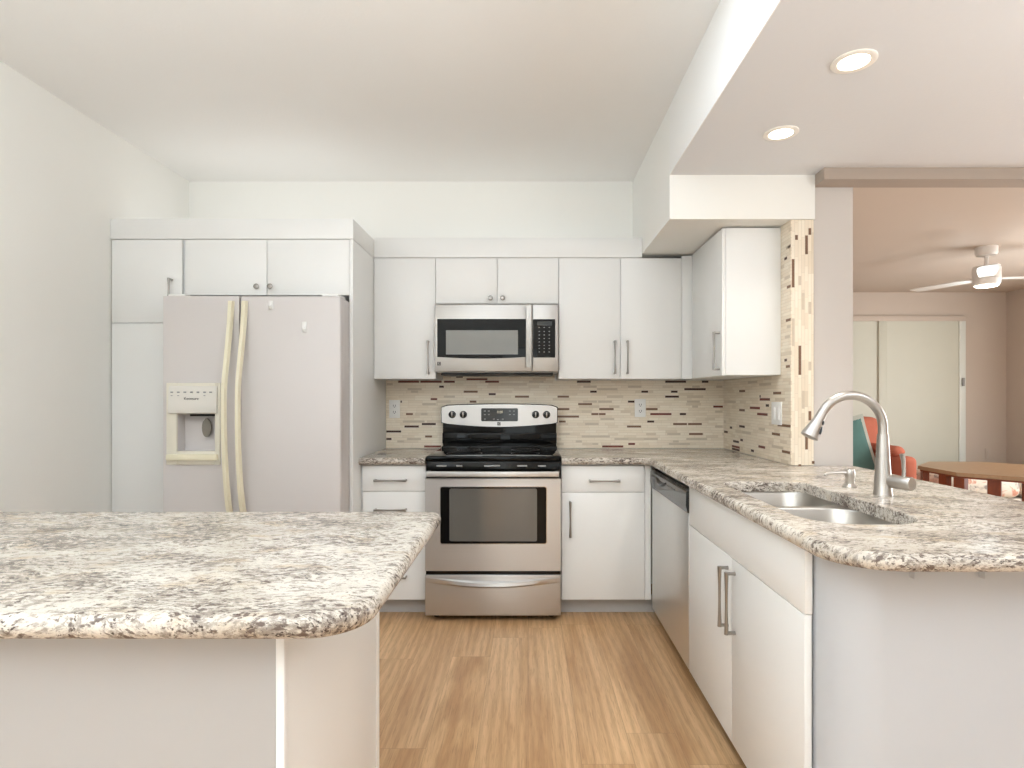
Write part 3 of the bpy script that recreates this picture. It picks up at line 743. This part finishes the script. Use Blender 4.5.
b = MB(); grow = [(x + (0.004 if x > XC else -0.004), z + 0.005) for x, z in hi] + [(x + (0.004 if x > XC else -0.004), z - 0.005) for x, z in reversed(lo)]
b.prism(grow, 'y', YG - 0.006, YB - 0.012); b.build('panel_surround', 'black_enamel', st)
b = MB(); b.prism(rounded(gx(481.3), gx(518), gz(421.2), gz(408.2), 0.008, 4), 'y', YG - 0.0145, YG - 0.01); dp = b.build('display', 'display_glass', st)
for px, py in ((485, 411), (489, 411), (485, 414.5), (489, 414.5), (485, 419), (494, 419), (498, 419.5), (503, 419), (510, 411), (514, 411), (510, 414.5), (514, 414.5)):
    box('touch_key', 'mark_grey', (gx(px) - 0.006, gx(px) + 0.006, YG - 0.0152, YG - 0.0143, gz(py) - 0.0025, gz(py) + 0.0025), dp)
text_mesh('8:88', 0.022, (gx(500), YG - 0.0148, gz(412)), FACE_FRONT, 'clock_digits', 'yellowed_plastic', dp)
for px in (452.5, 463.6, 535.6, 546.5):
    k = MB().lathe([(0.024, 0), (0.024, 0.006), (0.020, 0.01), (0.018, 0.024), (0.012, 0.027)], (gx(px), YG - 0.012, gz(414.5)), (0, -1, 0), 24).build('knob', 'black_plastic', st)
    b = MB(); b.box(gx(px) - 0.004, gx(px) + 0.004, YG - 0.043, YG - 0.036, gz(414.5) - 0.016, gz(414.5) + 0.016, 0.001); b.build('knob_grip', 'nickel', k)
def badge(x, z, y, s, parent):
    box('badge', 'mark_dark', (x - s, x + s, y - 0.0016, y, z - s, z + s), parent)
    text_mesh('K', s * 2.2, (x, y - 0.0018, z), FACE_FRONT, 'badge_letter', 'mark_grey', parent, 0.0003)
badge(gx(499), gz(423.7), YG - 0.012, 0.011, st)

# ------------------------------------------------------------------ microwave
YM = 3.545
def mx(px): return ux(px, YM)
def mz(py): return uz(py, YM)
mw = thing('microwave', 'stainless steel over-the-range microwave with black window above the stove', 'microwave', (-0.196, 3.7, 1.41))
m0, m1, z0, z1 = mx(434.7), mx(558.4), mz(371.5), mz(304.3)
box('body', 'stainless_plain', (m0 + 0.002, m1 - 0.002, YM + 0.03, YB - 0.012, z0 - 0.004, z1 - 0.001), mw)
b = MB(); b.box(m0 + 0.03, m1 - 0.03, YM + 0.05, YB - 0.1, z0 - 0.022, z0 - 0.004, 0.005); b.build('vent_grille', 'black_plastic', mw)
md = box('door', 'stainless_plain', (m0, mx(532), YM, YM + 0.03, z0, z1), mw, 0.004, 3)
def bowed(x0, x1, za, zb, bow, n=14):
    return [(x0, zb), ] + [(x0 + (x1 - x0) * k / n, za - bow * math.sin(math.pi * k / n)) for k in range(n + 1)] + [(x1, zb)]
b = MB(); b.prism(bowed(mx(437.3), mx(525.8), mz(357), mz(319), 0.010), 'y', YM - 0.002, YM + 0.004); b.build('window_border', 'black_glass', md)
b = MB(); b.prism(rounded(mx(446), mx(518), mz(354.5), mz(330.3), 0.002, 2), 'y', YM - 0.0028, YM); b.build('window_glass', 'microwave_glass', md)
b = MB(); hx0, hx1 = mx(526.3), mx(531.2)
b.loft([[(hx0, YM - 0.032 - 0.006 * math.sin(math.pi * k / 12), z), (hx1, YM - 0.032 - 0.006 * math.sin(math.pi * k / 12), z), (hx1, YM - 0.018, z), (hx0, YM - 0.018, z)] for k in range(13) for z in [mz(367.5) + (mz(305.5) - mz(367.5)) * k / 12]])
for zz in (mz(362), mz(311)): b.box(hx0 + 0.006, hx1 - 0.006, YM - 0.02, YM, zz - 0.012, zz + 0.012)
b.build('handle', 'nickel', md)
badge(mx(439), mz(363.7), YM, 0.011, md)
cp = box('control_panel', 'stainless_plain', (mx(532) + 0.002, m1, YM, YM + 0.03, z0, z1), mw, 0.004, 3)
b = MB(); b.prism(rounded(mx(533), mx(555.3), mz(357.6), mz(319.2), 0.006, 3), 'y', YM - 0.002, YM + 0.004); b.build('keypad', 'black_glass', cp)
b = MB(); b.box(mx(537), mx(552), YM - 0.003, YM, mz(325.5), mz(321.5)); b.build('display', 'display_glass', cp)
for py in (327.5, 331.5, 335, 338.5, 342, 345.5, 348.5, 352):
    for px in (539.3, 544.2, 549.3): box('key', 'mark_grey', (mx(px) - 0.004, mx(px) + 0.004, YM - 0.003, YM - 0.001, mz(py) - 0.0025, mz(py) + 0.0025), cp)

# ------------------------------------------------------------------ sink, faucet, soap dispenser
sink = thing('sink', 'undermount stainless steel double-bowl sink set into the granite countertop', 'sink', (0.93, 1.9, 0.66))
zt = 0.8735
g = 0.012
bowls = ((HX0 - g, HX1 + g, HY0 - g, 1.995), (HX0 - g, HX1 + g, 2.022, HY1 + g))
for xa, xb_, ya, yb_ in bowls:
    b = MB(); rings = []
    for z, s, r in ((zt, 0.0, 0.11), (zt - 0.006, 0.003, 0.11), (zt - 0.13, 0.012, 0.10), (zt - 0.17, 0.025, 0.09), (zt - 0.188, 0.05, 0.08)):
        rings.append([(x, y, z) for x, y in rounded(xa + s, xb_ - s, ya + s, yb_ - s, min(r, (yb_ - ya) / 2 - s - 0.002), 8)])
    cx, cy = (xa + xb_) / 2, (ya + yb_) / 2
    b.loft(rings, False, True)
    bo = b.build('bowl', 'sink_steel', sink, 60)
    MB().lathe([(0.052, 0), (0.052, 0.003), (0.044, 0.004), (0.036, -0.001), (0.004, -0.002)], (cx, cy, zt - 0.188), n=28).build('drain', 'chrome', bo)
# flange and divider between the bowls
b = MB(); bm = b.bm; es = []
for L in (rounded(HX0 - 0.035, HX1 + 0.035, HY0 - 0.035, HY1 + 0.035, 0.12, 8),) + tuple(rounded(a, c, d, e, min(0.11, (e - d) / 2 - 0.002), 8) for a, c, d, e in bowls):
    vs = [bm.verts.new((x, y, zt)) for x, y in L]
    es += [bm.edges.new((vs[i], vs[(i + 1) % len(vs)])) for i in range(len(vs))]
bmesh.ops.triangle_fill(bm, use_beauty=True, use_dissolve=False, edges=es)
b.build('rim', 'sink_steel', sink)

fa = thing('faucet', 'brushed nickel gooseneck kitchen faucet with pull-down spray head', 'faucet', (1.24, 2.02, 0.914))
fxx, fy = 1.24, 2.02
b = MB(); b.lathe([(0.031, 0), (0.031, 0.004), (0.029, 0.01), (0.0265, 0.06), (0.022, 0.13), (0.0185, 0.20), (0.0175, 0.212)], (fxx, fy, 0.9142), n=28); b.build('base', 'faucet_nickel', fa)
rad = 0.112; zc = 1.150
pts = [(fxx, fy, 1.12), (fxx, fy, zc)] + [(fxx - rad + rad * math.cos(R(a)), fy, zc + rad * math.sin(R(a))) for a in range(8, 156, 7)]
b = MB(); b.tube(pts, 0.0155, 16, up=(0, 1, 0)); b.build('spout', 'faucet_nickel', fa)
pe = Vector(pts[-1]); dv = (Vector(pts[-1]) - Vector(pts[-2])).normalized()
b = MB(); b.lathe([(0.016, -0.004), (0.0168, 0.0), (0.018, 0.025), (0.029, 0.080), (0.030, 0.090), (0.024, 0.093)], pe, dv, 24); sp = b.build('spray_head', 'faucet_nickel', fa)
fwd = Vector((0, -1, 0)); b = MB()
side = dv.cross(fwd).normalized()
nrm = (fwd * 0.75 + Vector((0.6, 0, -0.3))).normalized(); nrm = (nrm - dv * nrm.dot(dv)).normalized()
for t0, t1, rr in ((0.022, 0.036, 0.007), (0.044, 0.070, 0.0075)):
    q = [pe + dv * t + nrm * (0.0145 + 0.0115 * max(0, (t - 0.02)) / 0.055) for t in (t0, (t0 + t1) / 2, t1)]
    b.tube(q, [rr * 0.7, rr, rr * 0.8], 10)
b.build('spray_button', 'black_plastic', sp)
ha = Vector((fxx + 0.012, fy - 0.01, 0.965)); hd = Vector((0.36, -0.93, 0.0)).normalized()
b = MB(); b.lathe([(0.021, 0), (0.023, 0.01), (0.023, 0.082), (0.021, 0.086), (0.012, 0.087)], ha, hd, 22)
hb_ = b.build('handle_hub', 'faucet_nickel', fa)
lp = ha + hd * 0.055
b = MB(); b.tube([lp, lp + Vector((0.002, 0, 0.04)), lp + Vector((0.0, 0, 0.075)), lp + Vector((-0.004, 0, 0.098))], [0.008, 0.007, 0.008, 0.0105], 12, flat=0.75); b.build('lever', 'faucet_nickel', hb_)

so = thing('soap_dispenser', 'small brushed nickel soap dispenser pump left of the faucet', 'soap dispenser', (1.225, 2.2, 0.914))
b = MB(); b.lathe([(0.026, 0), (0.026, 0.004), (0.02, 0.01), (0.0155, 0.014), (0.0155, 0.035), (0.018, 0.04), (0.018, 0.06), (0.015, 0.068), (0.008, 0.072)], (1.225, 2.2, 0.9142), n=22); b.build('pump', 'faucet_nickel', so)
b = MB(); b.tube([(1.215, 2.2, 0.969), (1.17, 2.2, 0.969), (1.135, 2.195, 0.966), (1.125, 2.193, 0.960)], [0.008, 0.006, 0.005, 0.005], 10); b.build('nozzle', 'faucet_nickel', so)

# ------------------------------------------------------------------ outlets, brackets
def outlet_back(px0, px1, py0, py1, label):
    y = YB - 0.007; x0, x1, z0, z1 = ux(px0, y), ux(px1, y), uz(py1, y), uz(py0, y)
    t = thing('wall_outlet', label, 'outlet', ((x0 + x1) / 2, y, z0), 'outlets on the mosaic tiles')
    box('cover_plate', 'white_plastic', (x0, x1, y - 0.006, y, z0, z1), t, 0.002)
    xm, zm = (x0 + x1) / 2, (z0 + z1) / 2
    for dz in (0.021, -0.021):
        s = box('socket', 'white_plastic', (xm - 0.016, xm + 0.016, y - 0.0075, y - 0.005, zm + dz - 0.014, zm + dz + 0.014), t, 0.001)
        b = MB(); b.box(xm - 0.0085, xm - 0.0055, y - 0.0081, y - 0.0074, zm + dz - 0.004, zm + dz + 0.008); b.box(xm + 0.0055, xm + 0.0085, y - 0.0081, y - 0.0074, zm + dz - 0.004, zm + dz + 0.008)
        b.box(xm - 0.0025, xm + 0.0025, y - 0.0081, y - 0.0074, zm + dz - 0.011, zm + dz - 0.006)
        b.build('slots', 'mark_dark', s)
    return t
outlet_back(389.3, 400, 400, 418, 'white wall outlet on the mosaic tiles left of the stove')
outlet_back(634.6, 645.6, 399, 417, 'white wall outlet on the mosaic tiles right of the stove')
xw = XR - 0.007; ys0, ys1 = 2.995, 3.115
t = thing('light_switch', 'white double light switch on the tiled right wall under the cabinet', 'switch', (xw, 3.05, 1.115))
box('cover_plate', 'white_plastic', (xw - 0.006, xw, ys0, ys1, 1.112, 1.232), t, 0.002)
for yc in (3.03, 3.08): box('rocker', 'white_plastic', (xw - 0.0095, xw - 0.005, yc - 0.016, yc + 0.016, 1.139, 1.205), t, 0.0015)
yy = YF - 0.001; t = thing('wall_outlet', 'pale wall outlet low on the far living room wall', 'outlet', (ux(988, yy), yy, uz(457, yy)))
box('cover_plate', 'living_paint', (ux(985, yy), ux(991, yy), yy - 0.006, yy, uz(459, yy), uz(448, yy)), t, 0.002)
box('socket', 'living_paint', (ux(986.5, yy), ux(989.5, yy), yy - 0.009, yy - 0.005, uz(457, yy), uz(450, yy)), t, 0.001)
for px, lb in ((928.3, 'small pale bracket under the sink counter overhang, nearer the rounded corner'), (1000.8, 'small pale bracket under the sink counter overhang, nearer the right edge of the photo')):
    x = ux(px, 1.30); b = MB(); b.prism([(1.3595, 0.873), (1.342, 0.873), (1.342, 0.832), (1.3595, 0.832)], 'x', x - 0.003, x + 0.003)
    tag(b.build('counter_bracket', 'half_wall_paint'), lb, 'bracket', 'brackets under the bar counter')

# ------------------------------------------------------------------ recessed lights
def downlight(x, y, watts, label):
    t = thing('recessed_light', label, 'ceiling light', (x, y, ZL), 'recessed lights in the lowered ceiling')
    b = MB(); b.lathe([(0.070, 0), (0.070, -0.003), (0.064, -0.006), (0.049, -0.0045), (0.047, -0.0012)], (x, y, ZL - 0.0005), n=40, caps=False); b.build('trim_ring', 'light_trim', t)
    b = MB(); b.lathe([(0.0475, -0.0015), (0.0475, -0.0035), (0.03, -0.006)], (x, y, ZL - 0.0005), n=32); b.build('lens', 'lamp_glow', t)
    l = bpy.data.lights.new('recessed_lamp', 'SPOT'); l.energy = watts; l.color = DOWN_C; l.spot_size = R(116); l.spot_blend = 0.9; l.shadow_soft_size = 0.05
    o = bpy.data.objects.new('recessed_lamp', l); COL.objects.link(o); o.parent = t; o.location = (0, 0, -0.03)
downlight(1.080, 1.916, DOWN_W, 'glowing round recessed ceiling light nearer the camera')
downlight(1.066, 2.436, DOWN_W, 'glowing round recessed ceiling light nearer the wall cabinet')

# ------------------------------------------------------------------ living room
YN = 4.06; fxn = ux(986.5, YN)
fan = thing('ceiling_fan', 'pale ceiling fan with a lit lamp in the living room', 'ceiling fan', (fxn, YN, ZV))
MB().lathe([(0.066, 0), (0.066, -0.045), (0.058, -0.06), (0.02, -0.064)], (fxn, YN, ZV - 0.0005), n=28).build('canopy', 'fan_white', fan)
MB().lathe([(0.013, -0.06), (0.013, -0.14)], (fxn, YN, ZV), n=14).build('rod', 'fan_white', fan)
MB().lathe([(0.03, -0.128), (0.075, -0.136), (0.083, -0.15), (0.083, -0.225)], (fxn, YN, ZV), n=30).build('motor', 'fan_white', fan)
MB().lathe([(0.084, -0.226), (0.080, -0.256), (0.074, -0.268), (0.072, -0.270)], (fxn, YN, ZV), n=30).build('lamp_housing', 'fan_white', fan)
MB().lathe([(0.071, -0.2705), (0.060, -0.279), (0.03, -0.283)], (fxn, YN, ZV), n=30).build('lamp_lens', 'fan_glow', fan)
for a in (113, 353, 233):
    u = Vector((math.cos(R(a)), math.sin(R(a)), 0)); w = Vector((-u.y, u.x, 0)); b = MB(); c = Vector((fxn, YN, ZV - 0.222)); rings = []
    for k in range(9):
        t = k / 8; r = 0.07 + 0.44 * t; hwid = 0.04 + 0.02 * math.sin(math.pi * min(1, t * 1.1) * 0.6)
        if k == 8: hwid *= 0.75
        p = c + u * r; tilt = Vector((0, 0, 0.003))
        rings.append([p - w * hwid - tilt, p + w * hwid + tilt, p + w * hwid + tilt + Vector((0, 0, 0.006)), p - w * hwid - tilt + Vector((0, 0, 0.006))])
    b.loft(rings); b.build('blade', 'fan_white', fan)
l = bpy.data.lights.new('fan_lamp', 'POINT'); l.energy = FAN_W; l.color = FAN_C; l.shadow_soft_size = 0.07
o = bpy.data.objects.new('fan_lamp', l); COL.objects.link(o); o.parent = fan; o.location = (0, 0, -0.36)

ac = thing('armchair', 'coral upholstered armchair in the living room behind the faucet', 'armchair', (2.85, 5.2, 0))
CB = ux(880, 5.3); CA0, CA1 = ux(889, 4.9), ux(909, 4.85)
b = MB(); b.box(2.35, CB, 5.22, 5.5, 0.3, uz(417, 5.25), 0.09, 5); b.build('backrest', 'coral_fabric', ac)
b = MB(); b.box(2.35, CA0 - 0.002, 4.72, 5.3, 0.22, 0.50, 0.06, 4); b.build('seat', 'coral_fabric', ac)
ztop = uz(446, 4.85)
b = MB(); b.box(CA0, CA1, 4.72, 5.45, 0.08, uz(456, 4.8), 0.05, 4); b.box(CA0 - 0.02, CA1 - 0.04, 4.8, 5.45, uz(458, 4.8), ztop, 0.055, 5); b.build('armrest', 'coral_fabric', ac)
b = MB(); b.box(2.08, 2.345, 4.72, 5.45, 0.08, uz(456, 4.8), 0.05, 4); b.build('armrest', 'coral_fabric', ac)
b = MB(); b.box(2.36, CA0 - 0.003, 4.76, 5.3, 0.08, 0.215, 0.01); b.build('base', 'coral_fabric', ac)
for x in (2.2, 3.1):
    for y in (4.8, 5.38): box('leg', 'red_wood', (x - 0.03, x + 0.03, y - 0.03, y + 0.03, 0, 0.085), ac)
def cushion(cx, cz, hw_, hh, th, y, tilt, label):
    t = thing('throw_pillow', label, 'pillow', (cx, y, cz - hh))
    def shape(b, sc, ths):
        n = 14
        for sgn in (-1, 1):
            g = [[None] * (n + 1) for _ in range(n + 1)]
            for i in range(n + 1):
                for j in range(n + 1):
                    u, v = -1 + 2 * i / n, -1 + 2 * j / n
                    d = max(0, (1 - u * u) * (1 - v * v)) ** 0.45
                    pin = 1 - 0.07 * (1 - max(abs(u), abs(v)) ** 2 + u * u * v * v * -0.6)
                    x = u * hw_ * sc * pin; z = v * hh * sc * pin
                    xr, zr = x * math.cos(R(12)) - z * math.sin(R(12)), x * math.sin(R(12)) + z * math.cos(R(12))
                    g[i][j] = b.bm.verts.new((cx + xr, y + sgn * d * ths + zr * tilt, cz + zr))
            for i in range(n):
                for j in range(n): b.bm.faces.new((g[i][j], g[i + 1][j], g[i + 1][j + 1], g[i][j + 1]))
        bmesh.ops.remove_doubles(b.bm, verts=b.bm.verts[:], dist=1e-5)
    b = MB(); shape(b, 1.0, th); b.build('cushion', 'teal_fabric', t, 80)
    b = MB(); shape(b, 1.10, th * 0.35); b.build('fringe', 'fringe', t, 80)
cushion(2.78, 0.80, 0.20, 0.24, 0.06, 5.04, 0.16, 'teal throw pillow with pale fringe on the coral armchair')

tb = thing('wooden_table', 'octagonal wooden table with reddish slab legs behind the granite bar', 'table', (3.3, 4.02, 0))
cxy = Vector((3.3, 4.02)); ang = [R(157.5 + 45 * k) for k in range(8)]
ov = lambda r: [(cxy.x + r * math.cos(a), cxy.y + r * math.sin(a)) for a in ang]
MB().prism(ov(0.50), 'z', 0.735, 0.76).build('tabletop', 'top_wood', tb)
b = MB(); P0, P1 = ov(0.485), ov(0.455)
b.loft([[(x, y, 0.722) for x, y in P0], [(x, y, 0.7345) for x, y in P0], [(x, y, 0.7345) for x, y in P1], [(x, y, 0.722) for x, y in P1], [(x, y, 0.722) for x, y in P0]], False, False); b.build('apron', 'red_wood', tb)
for deg, r in ((157.5, 0.455), (180, 0.40), (202.5, 0.455), (225, 0.40), (247.5, 0.455), (292.5, 0.455), (0, 0.42), (58, 0.43)):
    a = R(deg)
    u = Vector((math.cos(a), math.sin(a))); w = Vector((-u.y, u.x)); c = cxy + u * r
    q = [c + w * 0.034 - u * 0.02, c + w * 0.034 + u * 0.02, c - w * 0.034 + u * 0.02, c - w * 0.034 - u * 0.02]
    MB().prism([(p.x, p.y) for p in q], 'z', 0, 0.7215).build('leg', 'red_wood', tb)
sf = thing('sofa', 'pale floral sofa seen through the wooden table in the living room', 'sofa', (4.0, 5.0, 0))
b = MB(); b.box(3.42, 4.70, 4.75, 5.35, 0.06, 0.42, 0.03, 3); b.build('base', 'floral_fabric', sf)
for x0, x1 in ((3.46, 4.07), (4.08, 4.66)): MB().box(x0, x1, 4.74, 5.36, 0.421, 0.60, 0.07, 5).build('seat_cushion', 'floral_fabric', sf)
for x in (3.5, 4.62):
    for y in (4.82, 5.28): box('leg', 'red_wood', (x - 0.03, x + 0.03, y - 0.03, y + 0.03, 0, 0.065), sf)
